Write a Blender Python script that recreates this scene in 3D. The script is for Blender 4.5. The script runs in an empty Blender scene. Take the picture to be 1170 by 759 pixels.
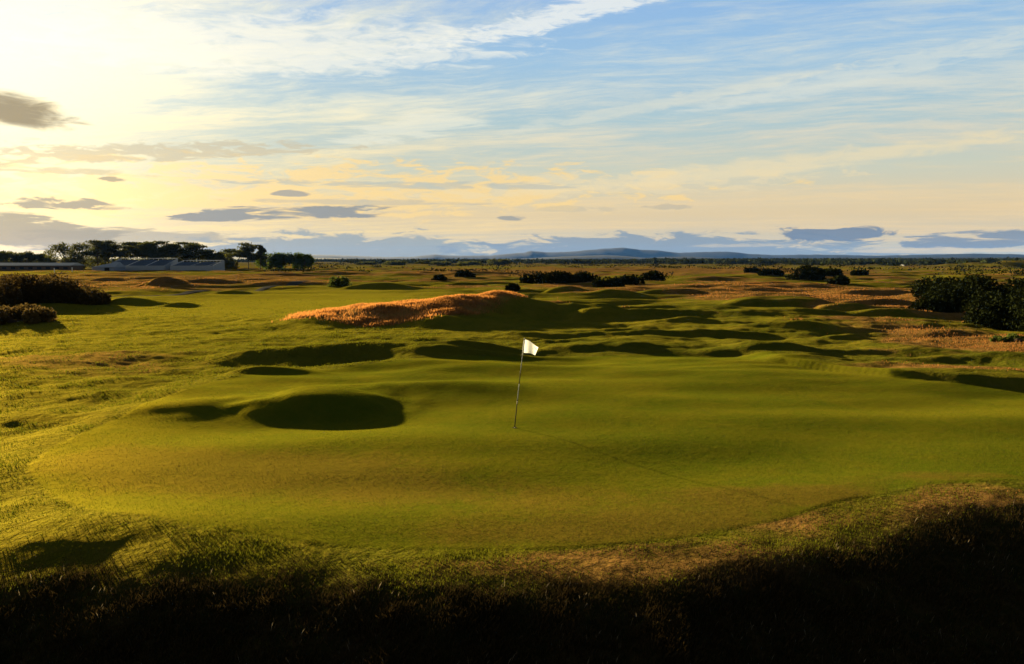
import bpy, math, random
import numpy as np
from mathutils import Vector, Matrix

random.seed(7)
RNG = np.random.default_rng(11)
C = bpy.context.scene.collection
SC = bpy.context.scene
R = math.radians

# ------------------------------------------------------------------ camera
F = 910.0                      # focal length in photo pixels (1170 wide)
CAM_Z = 4.05
PITCH = math.atan(82.5 / F)
cam_d = bpy.data.cameras.new('camera')
cam_d.sensor_width = 36.0
cam_d.lens = 36.0 * F / 1170.0
cam_d.clip_start = 0.1
cam_d.clip_end = 60000
cam = bpy.data.objects.new('camera', cam_d)
C.objects.link(cam)
cam.location = (0, 0, CAM_Z)
cam.rotation_euler = (math.pi / 2 - PITCH, 0, 0)
SC.camera = cam

# ------------------------------------------------------------------ light
SUN_AZ = -37.0                 # degrees from +Y, minus is left
SUN_EL = 9.0
sun_dir = Vector((math.sin(R(SUN_AZ)) * math.cos(R(SUN_EL)), math.cos(R(SUN_AZ)) * math.cos(R(SUN_EL)), math.sin(R(SUN_EL))))
sd = bpy.data.lights.new('sun', 'SUN')
sd.energy = 5.0
sd.angle = R(1.1)
sd.color = (1.0, 0.80, 0.44)
sun = bpy.data.objects.new('sun', sd)
C.objects.link(sun)
sun.rotation_euler = sun_dir.to_track_quat('Z', 'Y').to_euler()

SC.render.engine = 'CYCLES'
SC.cycles.use_denoising = True
SC.cycles.max_bounces = 6
SC.cycles.diffuse_bounces = 1
SC.cycles.transmission_bounces = 3
SC.cycles.volume_bounces = 0
SC.cycles.transparent_max_bounces = 8
SC.view_settings.view_transform = 'Standard'
SC.view_settings.look = 'None'
SC.view_settings.gamma = 1.0
SC.view_settings.exposure = 2.6
EXPO = 2 ** 2.6


# ------------------------------------------------------------------ node expression helper
class NT:
    def __init__(self, tree):
        self.t = tree
        self.n = tree.nodes
        self.l = tree.links

    def new(self, kind, **kw):
        n = self.n.new(kind)
        for k, v in kw.items():
            setattr(n, k, v)
        return n

    def put(self, sock, v):
        if isinstance(v, E):
            v = v.s
        if isinstance(v, bpy.types.NodeSocket):
            self.l.new(v, sock)
        else:
            if isinstance(v, (tuple, list)) and len(v) == 3 and sock.type == 'RGBA':
                v = (*v, 1)
            sock.default_value = v

    def m(self, op, *a, clamp=False):
        n = self.new('ShaderNodeMath', operation=op)
        n.use_clamp = clamp
        for i, v in enumerate(a):
            self.put(n.inputs[i], v)
        return E(self, n.outputs[0])

    def mix(self, f, a, b, blend='MIX'):
        n = self.new('ShaderNodeMix', data_type='RGBA', blend_type=blend)
        self.put(n.inputs[0], f)
        self.put(n.inputs[6], a)
        self.put(n.inputs[7], b)
        return E(self, n.outputs[2])

    def xyz(self, x, y, z):
        n = self.new('ShaderNodeCombineXYZ')
        for i, v in enumerate((x, y, z)):
            self.put(n.inputs[i], v)
        return E(self, n.outputs[0])

    def sep(self, v):
        n = self.new('ShaderNodeSeparateXYZ')
        self.put(n.inputs[0], v)
        return [E(self, o) for o in n.outputs]

    def noise(self, vec, scale, detail=4, rough=0.5, dist=0.0):
        n = self.new('ShaderNodeTexNoise')
        self.put(n.inputs['Vector'], vec)
        n.inputs['Scale'].default_value = scale
        n.inputs['Detail'].default_value = detail
        n.inputs['Roughness'].default_value = rough
        n.inputs['Distortion'].default_value = dist
        return E(self, n.outputs['Fac'])

    def ss(self, v, a, b):
        n = self.new('ShaderNodeMapRange', interpolation_type='SMOOTHSTEP')
        self.put(n.inputs[0], v)
        n.inputs[1].default_value = a
        n.inputs[2].default_value = b
        n.inputs[3].default_value = 0
        n.inputs[4].default_value = 1
        return E(self, n.outputs[0])

    def attr(self, name):
        n = self.new('ShaderNodeAttribute', attribute_name=name)
        return E(self, n.outputs['Fac'])


class E:
    def __init__(self, nt, s):
        self.nt = nt
        self.s = s

    def __add__(self, o): return self.nt.m('ADD', self, o)
    __radd__ = __add__
    def __sub__(self, o): return self.nt.m('SUBTRACT', self, o)
    def __rsub__(self, o): return self.nt.m('SUBTRACT', o, self)
    def __mul__(self, o): return self.nt.m('MULTIPLY', self, o)
    __rmul__ = __mul__
    def __truediv__(self, o): return self.nt.m('DIVIDE', self, o)
    def __pow__(self, o): return self.nt.m('POWER', self, o)


# ------------------------------------------------------------------ world: Nishita sky with streaks of cirrus and low cloud
w = bpy.data.worlds.new('World')
SC.world = w
w.use_nodes = True
w.cycles.sampling_method = 'MANUAL'
w.cycles.sample_map_resolution = 256
nt = NT(w.node_tree)
nt.n.clear()
sky = nt.new('ShaderNodeTexSky', sky_type='NISHITA')
sky.sun_disc = False
sky.sun_elevation = R(SUN_EL)
sky.sun_rotation = R(SUN_AZ)
sky.air_density = 1.2
sky.dust_density = 0.6
sky.ozone_density = 2.0
SKY_STRENGTH = 0.06
K = 1.0 / (SKY_STRENGTH * EXPO)          # turns a display-linear value into the sky's own units
tc = nt.new('ShaderNodeTexCoord')
dx, dy, dz = nt.sep(tc.outputs['Generated'])
el = nt.m('ARCSINE', dz) * (180 / math.pi)
az = nt.m('ARCTAN2', dx, dy) * (180 / math.pi)
# angle to the sun
cs = dx * sun_dir.x + dy * sun_dir.y + dz * sun_dir.z
cs = nt.m('MINIMUM', nt.m('MAXIMUM', cs, -1.0), 1.0)
ang = nt.m('ARCCOSINE', cs) * (180 / math.pi)


def expf(v):
    return nt.m('POWER', 2.718281828, v)


glow = expf(ang * ang * (-1 / (2 * 9.5 ** 2)))
glow2 = expf(ang * (-1 / 24.0))


def ramp(v, stops, interp='EASE'):
    n = nt.new('ShaderNodeValToRGB')
    n.color_ramp.interpolation = interp
    while len(n.color_ramp.elements) > 1:
        n.color_ramp.elements.remove(n.color_ramp.elements[-1])
    n.color_ramp.elements[0].position = stops[0][0]
    n.color_ramp.elements[0].color = (*stops[0][1], 1)
    for p, c in stops[1:]:
        e = n.color_ramp.elements.new(p)
        e.color = (*c, 1)
    nt.put(n.inputs[0], v)
    return E(nt, n.outputs[0])


def srgb(r, g, b):
    def f(c):
        c /= 255.0
        return c / 12.92 if c < .04045 else ((c + .055) / 1.055) ** 2.4
    return (f(r), f(g), f(b))


# clear air between the clouds, by elevation (0..90 deg -> 0..1)
clear = ramp(el / 90.0, [(0.0, srgb(168, 180, 178)), (1.2 / 90, srgb(205, 196, 172)), (3.2 / 90, srgb(224, 200, 156)), (6 / 90, srgb(200, 203, 184)),
                         (9.5 / 90, srgb(168, 196, 205)), (13.5 / 90, srgb(150, 190, 222)), (18 / 90, srgb(134, 178, 226)),
                         (32 / 90, srgb(62, 100, 150)), (1.0, srgb(22, 44, 82))], 'LINEAR')
# thin cirrus: flat layer seen in perspective, streaks running sideways
inv = nt.m("DIVIDE", 1.0, nt.m('MAXIMUM', dz + 0.045, 0.02))
cx, cy = dx * inv, dy * inv
warp = nt.noise(nt.xyz(cx, cy, 0.0), 0.7, 3, 0.5)
ca, sa = math.cos(R(-17)), math.sin(R(-17))
u = cx * ca + cy * sa
v = cy * ca - cx * sa
v = v + (warp - 0.5) * 0.8
n1 = nt.noise(nt.xyz(u * 0.62, v * 1.9, 3.1), 1.0, 8, 0.66, 0.25)
n2 = nt.noise(nt.xyz(u * 0.2, v * 0.62, 9.3), 1.0, 5, 0.55, 0.2)
n3 = nt.noise(nt.xyz(u * 3.2, v * 9.0, 21.3), 1.0, 6, 0.7, 0.2)
dens = n1 * 0.55 + n2 * 0.6 + (n3 - 0.5) * 0.42
azn = nt.ss(az, -34.0, 8.0)                    # 0 at left, 1 at right
dens = dens + (1.0 - azn) * 0.07 - nt.ss(el, 9.5, 16.0) * azn * 0.06
cirrus = nt.ss(dens, 0.47, 0.80)
warm = nt.ss(el, 13.0, 3.0)
cir_col = nt.mix(nt.ss(ang, 14.0, 50.0), nt.mix(warm, srgb(255, 248, 216), srgb(255, 224, 150)), nt.mix(warm, srgb(214, 220, 212), srgb(238, 208, 156)))
col = nt.mix(cirrus * 0.92, clear, cir_col)


CN = [nt.noise(nt.xyz(az * a_, el * b_, s_), 1.0, 6, 0.62, 0.6) for a_, b_, s_ in ((0.34, 1.5, 2.0), (0.5, 2.2, 7.7), (0.22, 1.6, 14.0))]


def patch(a0, e0, ra, re, slope=0.0, soft=0.55, namp=0.9, seed=0.0, sc=(0.28, 1.1)):
    """Soft-edged cloud patch round azimuth a0, elevation e0 (degrees)."""
    nn = CN[int(abs(seed) * 10) % 3]
    da = (az - a0) * (1 / ra)
    de = (el - e0 - (az - a0) * slope) * (1 / re)
    de = nt.m('MAXIMUM', de, de * -1.7)
    d = da * da + de * de + (nn - 0.5) * (15.0 * namp)
    return nt.ss(d, 1.0 + soft * 0.6, 1.0 - soft)


def px2ae(px, py):
    x, y = (px - 585) / F, (379.5 - py) / F
    vy = math.cos(PITCH) + y * math.sin(PITCH)
    vz = y * math.cos(PITCH) - math.sin(PITCH)
    return math.degrees(math.atan2(x, vy)), math.degrees(math.atan2(vz, math.hypot(x, vy)))


def cloud(px, py, rx, ry, colour, alpha, slope=0.0, soft=0.55, namp=0.7, seed=None, sc=(0.28, 1.1)):
    global col
    a0, e0 = px2ae(px, py)
    a1, _ = px2ae(px + rx, py)
    _, e1 = px2ae(px, py - ry)
    f = patch(a0, e0, abs(a1 - a0), abs(e1 - e0), slope, soft, namp, seed if seed is not None else px * 0.37, sc)
    col = nt.mix(f * alpha, col, colour)


# bright banks
cloud(640, 22, 180, 16, srgb(234, 238, 236), 0.85, slope=0.20, namp=0.45, soft=1.0)
cloud(470, 150, 80, 18, srgb(236, 234, 214), 0.6, slope=0.16, namp=0.5, soft=1.0)
cloud(300, 60, 260, 42, srgb(250, 247, 232), 0.65, slope=0.05, namp=0.35, soft=1.0)
cloud(330, 225, 330, 34, srgb(252, 214, 138), 0.8, slope=0.02, namp=0.8, soft=0.9)
cloud(900, 190, 320, 13, srgb(236, 218, 176), 0.7, slope=0.08, namp=0.3, soft=1.0)
cloud(1000, 85, 230, 16, srgb(216, 222, 214), 0.55, slope=0.13, namp=0.35, soft=1.0)
cloud(760, 120, 200, 9, srgb(222, 222, 206), 0.5, slope=0.15, namp=0.3, soft=1.0)
cloud(700, 215, 190, 13, srgb(236, 216, 172), 0.5, slope=0.03, namp=0.9, soft=0.9)
# the glow of the sun in thin cloud
col = nt.mix(glow2 * 0.22, col, srgb(255, 240, 196))
addg = nt.new('ShaderNodeMix', data_type='RGBA', blend_type='ADD')
addg.inputs[0].default_value = 1.0
nt.put(addg.inputs[6], col)
gl = nt.mix(nt.m('MULTIPLY', glow, 1.0, clamp=True), (0, 0, 0), (0.66, 0.52, 0.27))
nt.put(addg.inputs[7], gl)
col = E(nt, addg.outputs[2])
# grey clouds in front of the glow
G1 = srgb(146, 148, 150)
G2 = srgb(124, 140, 156)
cloud(4, 128, 78, 24, srgb(146, 132, 104), 0.95, slope=-0.10, namp=0.2, soft=0.9, seed=0.0)
cloud(75, 235, 66, 8, srgb(146, 146, 138), 0.85, slope=0.0, namp=0.35, soft=0.5)
cloud(170, 272, 120, 9, srgb(166, 164, 152), 0.75, namp=0.3, soft=0.5, seed=0.3)
cloud(60, 196, 120, 5, srgb(206, 190, 150), 0.6, namp=0.4, soft=0.8, seed=0.1)
cloud(410, 232, 120, 4, srgb(190, 184, 166), 0.6, namp=0.4, soft=0.8, seed=0.2)
cloud(127, 205, 17, 4, srgb(160, 152, 132), 0.8, namp=0.3)
cloud(190, 176, 170, 12, srgb(206, 190, 156), 0.65, slope=0.08, namp=0.6, soft=0.8)
cloud(335, 246, 122, 9, srgb(140, 145, 148), 0.95, slope=0.035, namp=0.4, soft=0.45, seed=4.4)
cloud(335, 222, 20, 4, srgb(150, 152, 152), 0.8, namp=0.3)
cloud(500, 213, 160, 5, srgb(176, 184, 178), 0.6, namp=0.6, soft=0.8)
cloud(20, 270, 130, 22, srgb(150, 150, 138), 0.9, slope=-0.06, namp=0.3, soft=0.4)
cloud(400, 296, 200, 27, srgb(152, 164, 168), 0.92, namp=0.35, soft=0.4, seed=3.3)
cloud(585, 250, 16, 4, srgb(150, 152, 150), 0.85, namp=0.3)
cloud(765, 238, 30, 4, srgb(184, 176, 156), 0.6, namp=0.5)
cloud(660, 240, 40, 4, srgb(196, 186, 160), 0.5, namp=0.5)
cloud(760, 294, 260, 26, srgb(136, 152, 166), 0.95, namp=0.28, soft=0.35, seed=8.1)
cloud(950, 269, 72, 11, srgb(112, 130, 152), 0.95, namp=0.4, soft=0.4, seed=1.2)
cloud(1120, 276, 90, 11, srgb(122, 138, 156), 0.9, slope=0.03, namp=0.45, soft=0.4, seed=5.9)
cloud(1085, 287, 150, 3.5, srgb(226, 206, 168), 0.7, namp=0.5, soft=0.7)
cloud(860, 281, 60, 3, srgb(214, 200, 172), 0.6, namp=0.5, soft=0.7)
cloud(1500, 270, 240, 14, G2, 0.9, namp=0.4)
cloud(-420, 268, 260, 16, G1, 0.9, namp=0.4)

# the sky is deeper overhead and away from the sun
fade = (1.0 - nt.ss(el, 19.0, 42.0) * 0.72) * (1.0 - nt.ss(ang, 78.0, 150.0) * 0.62)
col = nt.mix(fade, (0.0, 0.0, 0.0), col)
# a share of the physical sky under it all
vm = nt.new('ShaderNodeVectorMath', operation='SCALE')
nt.put(vm.inputs[0], col)
vm.inputs['Scale'].default_value = K
vm2 = nt.new('ShaderNodeVectorMath', operation='SCALE')
nt.put(vm2.inputs[0], sky.outputs[0])
vm2.inputs['Scale'].default_value = 0.015
vm3 = nt.new('ShaderNodeVectorMath', operation='ADD')
nt.put(vm3.inputs[0], vm.outputs[0])
nt.put(vm3.inputs[1], vm2.outputs[0])
bg = nt.new('ShaderNodeBackground')
nt.put(bg.inputs[0], vm3.outputs[0])
bg.inputs[1].default_value = SKY_STRENGTH
wo = nt.new('ShaderNodeOutputWorld')
nt.put(wo.inputs[0], bg.outputs[0])

# ------------------------------------------------------------------ numpy noise and terrain
def _hash(ix, iy, s):
    n = (ix.astype(np.int64) * 374761393 + iy.astype(np.int64) * 668265263 + s * 1442695041) & 0xFFFFFFFF
    n = ((n ^ (n >> 13)) * 1274126177) & 0xFFFFFFFF
    n = ((n ^ (n >> 16)) * 2246822519) & 0xFFFFFFFF
    return (n ^ (n >> 15)) & 0xFFFFFFFF


_GC = np.cos(np.arange(1024) * 2 * math.pi / 1024)
_GS = np.sin(np.arange(1024) * 2 * math.pi / 1024)


def perlin(x, y, s=0):
    x = np.asarray(x, float); y = np.asarray(y, float)
    ix, iy = np.floor(x), np.floor(y)
    fx, fy = x - ix, y - iy
    ux, uy = fx * fx * fx * (fx * (fx * 6 - 15) + 10), fy * fy * fy * (fy * (fy * 6 - 15) + 10)

    def g(dx_, dy_):
        a = _hash(ix + dx_, iy + dy_, s) & 1023
        return _GC[a] * (fx - dx_) + _GS[a] * (fy - dy_)
    a = g(0, 0) * (1 - ux) + g(1, 0) * ux
    b = g(0, 1) * (1 - ux) + g(1, 1) * ux
    return (a * (1 - uy) + b * uy) * 1.5


def fbm(x, y, s=0, o=4, rough=0.5):
    t = 0; a = 1.0; n = 0
    for k in range(o):
        t = t + a * perlin(x * 2 ** k, y * 2 ** k, s + k * 17)
        n += a; a *= rough
    return t / n


def sstep(v, a, b):
    t = np.clip((v - a) / (b - a), 0, 1)
    return t * t * (3 - 2 * t)


def ground_at(px, py, z=0.0):
    x, y = (px - 585) / F, (379.5 - py) / F
    vy = math.cos(PITCH) + y * math.sin(PITCH)
    vz = y * math.cos(PITCH) - math.sin(PITCH)
    t = (z - CAM_Z) / vz
    return x * t, vy * t


def tan_at(py):
    y = (379.5 - py) / F
    vy = math.cos(PITCH) + y * math.sin(PITCH)
    vz = y * math.cos(PITCH) - math.sin(PITCH)
    return -vz / vy


def x_at(px, py, depth):
    y = (379.5 - py) / F
    vy = math.cos(PITCH) + y * math.sin(PITCH)
    return (px - 585) / F * depth / vy


SHL = math.cos(R(SUN_AZ)) / math.tan(R(SUN_EL))      # how far a metre of height throws its shadow towards the camera
MOUNDS = []


def mound(px, yc, ye, half, near=1.5, far=3.2, rot=0.0, hmul=1.0):
    """Mound whose crest line stands at photo height yc and whose shade ends at ye."""
    d2 = ground_at(px, ye)[1]
    t_ = tan_at(yc)
    h = (CAM_Z - t_ * d2) / (1 + SHL * t_)
    d1 = d2 + SHL * h
    MOUNDS.append((x_at(px, yc, d1), d1, half / F * d1 * 0.62, near * h, far * h, h * hmul, R(rot)))


mound(358, 445, 486, 105, 1.9, 4.5)
mound(225, 458, 472, 80, 5, 6)
mound(500, 437, 450, 130, 4.2, 5)
mound(1010, 352, 360, 90, 2.4)
mound(640, 378, 385, 120, 2.6, 5)
mound(900, 372, 378, 120, 2.6, 5)
mound(730, 358, 364, 120, 2.6, 5)
mound(860, 358, 363, 100, 2.6, 5)
mound(560, 404, 409, 160, 4, 5)
mound(980, 398, 406, 110, 2.6, 5)
mound(1060, 408, 414, 120, 3, 5)
mound(430, 386, 414, 145, 2.4, 4)
mound(540, 396, 406, 60, 3, 4)
mound(318, 399, 409, 85, 2.6, 4)
mound(296, 417, 429, 75, 1.7, 3)
mound(590, 338, 369, 82, 2.4, 3.2)
mound(680, 352, 368, 60, 2.2, 3)
mound(455, 349, 372, 150, 4.6, 3.4)
mound(530, 343, 370, 80, 3.6, 3.2, hmul=0.6)
mound(380, 362, 374, 90, 5.0, 4.5)
mound(265, 331, 338, 36)
mound(430, 323, 332, 50)
mound(890, 337, 353, 85, 1.8, 3)
mound(960, 343, 355, 60, 1.8, 3)
mound(150, 340, 350, 42)
mound(205, 345, 351, 26)
mound(185, 318, 328, 28)
mound(128, 315, 322, 34)
mound(240, 319, 326, 44)
mound(645, 327, 336, 36)
mound(770, 327, 337, 66)
mound(706, 331, 338, 45)
mound(590, 328, 334, 30)
mound(780, 366, 372, 44)
mound(812, 378, 385, 80, 1.6)
mound(700, 374, 380, 60, 2)
mound(965, 380, 389, 34, 1.6)
mound(640, 388, 396, 70, 2.0, 5)
mound(740, 392, 402, 120, 2.4, 5)
mound(850, 396, 408, 90, 2.2, 5)
mound(500, 369, 376, 60, 2)
mound(1000, 341, 348, 55)
mound(930, 364, 368, 60, 2)
mound(1010, 331, 336, 60)
mound(530, 320, 326, 45)
mound(880, 322, 326, 60)
mound(1060, 322, 328, 60)
mound(1105, 300, 305, 70, 2, 2)
mound(1165, 297.5, 306, 60, 2, 2)

CREST = [(-700, 660), (-200, 655), (0, 642), (200, 650), (400, 660), (530, 664), (640, 664), (760, 656), (860, 634), (960, 612), (1060, 588), (1170, 572), (1400, 560), (1900, 555)]
_cr = np.array([ground_at(a, b) for a, b in CREST])
GREEN = [(28, 532), (60, 508), (110, 484), (170, 460), (240, 436), (300, 425), (400, 418), (520, 410), (640, 406), (760, 404), (880, 408), (960, 422), (1060, 438), (1200, 450), (1320, 462),
         (1320, 546), (1170, 550), (1060, 556), (960, 573), (860, 597), (760, 616), (640, 628), (500, 629), (330, 622), (220, 611), (110, 589), (50, 562)]
_gp = np.array([ground_at(a, b) for a, b in GREEN])


def only(mask, fn, x, y, fill=0.0):
    """Evaluate fn(x, y) where mask holds, fill elsewhere."""
    out = np.full(x.shape, fill)
    if mask.any():
        out[mask] = fn(x[mask], y[mask])
    return out


def poly_sd(x, y, P):
    d = np.full(x.shape, 1e9)
    inside = np.zeros(x.shape, bool)
    n = len(P)
    for i in range(n):
        ax, ay = P[i]; bx, by = P[(i + 1) % n]
        ex, ey = bx - ax, by - ay
        t = np.clip(((x - ax) * ex + (y - ay) * ey) / (ex * ex + ey * ey), 0, 1)
        d = np.minimum(d, np.hypot(x - ax - t * ex, y - ay - t * ey))
        c = ((ay > y) != (by > y)) & (x < (bx - ax) * (y - ay) / (by - ay + 1e-12) + ax)
        inside ^= c
    return np.where(inside, -d, d)


STEP = np.array([ground_at(a, b) for a, b in [(870, 415), (900, 418), (960, 426), (1020, 434), (1100, 441), (1170, 445), (1300, 452), (1600, 462)]])
DRY = []                      # patches of tall dry grass: x, y, sx, sy, amount


def dry(px, py, rx, ry, a):
    x0, y0 = ground_at(px, py)
    _, y1 = ground_at(px, py - ry)
    _, y2 = ground_at(px, py + ry)
    DRY.append((x0, (y1 + y2) / 2, rx / F * y0, abs(y1 - y2) / 2, a))


dry(60, 412, 190, 18, 1.0)
dry(170, 505, 120, 9, 0.45)
dry(230, 372, 100, 5, 0.45)
dry(640, 355, 90, 8, 0.6)
dry(60, 540, 60, 25, 0.3)
dry(140, 326, 130, 10, 1.2)
dry(60, 318, 120, 5, 1.0)
dry(300, 320, 80, 3, 0.8)
dry(960, 333, 110, 11, 1.1)
dry(1090, 352, 110, 22, 1.3)
dry(1140, 395, 110, 26, 1.2)
dry(1060, 425, 110, 9, 0.9)
dry(1010, 405, 60, 8, 0.35)
dry(850, 310, 200, 4, 0.8)
dry(700, 330, 130, 6, 0.8)
dry(830, 343, 50, 7, 0.6)
dry(900, 342, 60, 9, 0.6)
dry(560, 312, 160, 4, 0.7)
dry(520, 328, 40, 3, 0.5)
dry(900, 590, 110, 22, 0.55)
dry(1120, 575, 120, 25, 0.8)
dry(650, 650, 200, 18, 0.7)
dry(800, 640, 150, 30, 0.7)
_fx = np.array([(x_at(a, 360, d), d) for a, d in [(326, 50), (420, 47.5), (490, 48.5), (530, 50.5), (560, 53), (575, 55), (596, 59), (590, 63), (500, 63), (400, 59), (345, 54)]])


def fields(x, y):
    """Height and cover masks of the ground at x, y (numpy arrays)."""
    x = np.asarray(x, float); y = np.asarray(y, float)
    r = np.hypot(x, y)
    N = r < 60
    gsd = only(N, lambda a, b: poly_sd(a, b, _gp) + 0.12 * fbm(a * 0.5, b * 0.5, 40, 2), x, y, 30.0)
    green = sstep(-gsd, -0.05, 0.12)
    gsoft = sstep(-gsd, -2.5, 1.0)
    z = np.zeros(x.shape)
    # slow roll of the green and fairway
    z += 0.26 * only(N, lambda a, b: fbm(a / 12.0 + 3, b / 5.2, 5, 2), x, y) * sstep(r, 8, 14) * (1 - sstep(r, 30, 50))
    far = sstep(r, 34, 75)
    fair = np.exp(-(((x + 21 + 0.02 * (y - 90)) / 19.0) ** 2) - (((y - 72) / 42.0) ** 2))
    F_ = r > 33
    links = only(F_, lambda a, b: fbm(a / 24.0, b / 12.0, 21, 4, 0.45), x, y)
    lumps = only(F_, lambda a, b: np.abs(fbm(a / 42.0 + 9, b / 20.0, 33, 3, 0.5)), x, y, 0.2)
    small = only((r > 45) & (r < 700), lambda a, b: fbm(a / 13.0, b / 6.5, 27, 3, 0.5), x, y)
    z += far * (1 - 0.88 * fair) * (0.95 * links + 1.0 * (lumps - 0.2) + 0.45 * small) * (1 - 0.45 * sstep(r, 500, 1500))
    # rolling of the wider country
    z += sstep(r, 250, 1200) * (1.1 * only(r > 250, lambda a, b: fbm(a / 260.0, b / 160.0, 51, 3), x, y) - 0.6)
    mid = sstep(r, 22, 36) * (1 - sstep(r, 60, 90))
    z += mid * (1 - 0.8 * fair) * 0.45 * only((r > 22) & (r < 90), lambda a, b: fbm(a / 9.5, b / 4.6, 61, 3), x, y) * sstep(x, -26, -4)
    # lumpy rough left of the green
    left = (1 - gsoft) * (1 - sstep(r, 50, 80))
    z += left * 0.12 * only(r < 80, lambda a, b: fbm(a / 2.1, b / 1.9, 71, 3, 0.6), x, y)
    z -= (1 - green) * 0.008
    z = z.ravel().copy()
    xf, yf = x.ravel(), y.ravel()
    for (mx, my, sx, sn, sf, h, rot) in MOUNDS:
        ix_ = np.nonzero((np.abs(xf - mx) < sx * 3.6) & (yf > my - sn * 3.6) & (yf < my + sf * 3.6))[0]
        if not len(ix_):
            continue
        xs_, ys_ = xf[ix_], yf[ix_]
        dx_, dy_ = xs_ - mx, ys_ - my
        wob = 1 + 0.38 * fbm(xs_ / (sx * 1.2) + mx, ys_ / (sx * 1.2) + my, 90, 2)
        sy = np.where(dy_ < 0, sn, sf)
        q = (dx_ / (sx * wob)) ** 2 + (dy_ / (sy * wob)) ** 2
        z[ix_] += h * np.exp(-0.7 * q ** 1.2)
    z = z.reshape(x.shape)
    # the rough lies a little lower than the green
    z -= 0.22 * sstep(gsd, 0.0, 2.2) * (1 - sstep(gsd, 5.0, 11.0)) * sstep(-x, 2.0, 6.0) * (r < 60)
    # edge of the bank on the right
    sy_ = np.interp(x, STEP[:, 0], STEP[:, 1])
    z += 0.24 * sstep(y - sy_, -0.1, 0.45) * sstep(x, STEP[0, 0] - 0.5, STEP[0, 0] + 1.0) * (1 - sstep(y - sy_, 5, 16))
    # near bank falling away to the hollow in front of the camera
    cy_ = np.interp(x, _cr[:, 0], _cr[:, 1]) + 0.35 * only(r < 40, lambda a, b: fbm(a * 0.45, b * 0.0, 81, 3), x, y)
    t = np.maximum(cy_ - y, 0)
    z -= 0.40 * (np.sqrt(t * t + 0.35) - 0.59) * (1 - sstep(t, 7, 14) * 0.35) * np.where(t > 14, 14 / np.maximum(t, 1e-3), 1)
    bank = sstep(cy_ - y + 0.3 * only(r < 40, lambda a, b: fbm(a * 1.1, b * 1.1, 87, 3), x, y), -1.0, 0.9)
    z += bank * 0.10 * only(bank > 0, lambda a, b: fbm(a * 0.9, b * 0.9, 83, 4, 0.6), x, y)
    # cover
    dr = np.zeros(x.shape)
    for (mx, my, sx, sy, a) in DRY:
        dr = dr + a * np.exp(-((x - mx) / sx) ** 2 - ((y - my) / sy) ** 2)
    nz = fbm(x / 9.0, y / 7.0, 101, 5, 0.6)
    nz2 = fbm(x / 34.0, y / 26.0, 111, 4, 0.55)
    dr = dr + sstep(r, 85, 150) * (0.16 + 1.3 * nz2) + 0.9 * nz * np.minimum(dr, 1)
    dr = dr + 0.45 * sstep(links + 0.5 * small, 0.15, 0.5) * far
    dr = dr * (1 - 0.8 * fair)
    fs = only((r > 40) & (r < 75), lambda a, b: poly_sd(a, b, _fx) + 0.7 * fbm(a / 2.5, b / 2.5, 121, 3), x, y, 9.0)
    fesc = sstep(-fs, -0.8, 1.2)
    dr = np.clip(dr, 0, 1) * (1 - green)
    return dict(z=z, green=green, dry=dr, fesc=fesc, bank=bank, fair=fair, r=r, gsd=gsd)


def H(x, y):
    return float(fields(np.array([x]), np.array([y]))['z'][0])


# ------------------------------------------------------------------ mesh helpers
def mesh_from(name, verts, faces, nper, smooth=False):
    """verts (n,3) array, faces (m,nper) int array."""
    me = bpy.data.meshes.new(name)
    verts = np.asarray(verts, np.float32)
    faces = np.asarray(faces, np.int32)
    me.vertices.add(len(verts))
    me.vertices.foreach_set('co', verts.ravel())
    m = len(faces)
    me.loops.add(m * nper)
    me.loops.foreach_set('vertex_index', faces.ravel())
    me.polygons.add(m)
    me.polygons.foreach_set('loop_start', np.arange(0, m * nper, nper, dtype=np.int32))
    me.polygons.foreach_set('use_smooth', np.full(m, smooth))
    me.update(calc_edges=True)
    return me


def link(name, me, mat=None, parent=None, loc=None):
    o = bpy.data.objects.new(name, me)
    C.objects.link(o)
    if mat is not None and me is not None:
        if not me.materials:
            me.materials.append(mat)
    if parent is not None:
        o.parent = parent
    if loc is not None:
        o.location = loc
    return o


def empty(name, loc):
    o = bpy.data.objects.new(name, None)
    o.empty_display_size = 0.3
    o.location = loc
    C.objects.link(o)
    return o


def tag(o, label, cat, group=None, kind=None):
    o['label'] = label
    o['category'] = cat
    if group:
        o['group'] = group
    if kind:
        o['kind'] = kind
    return o


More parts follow.
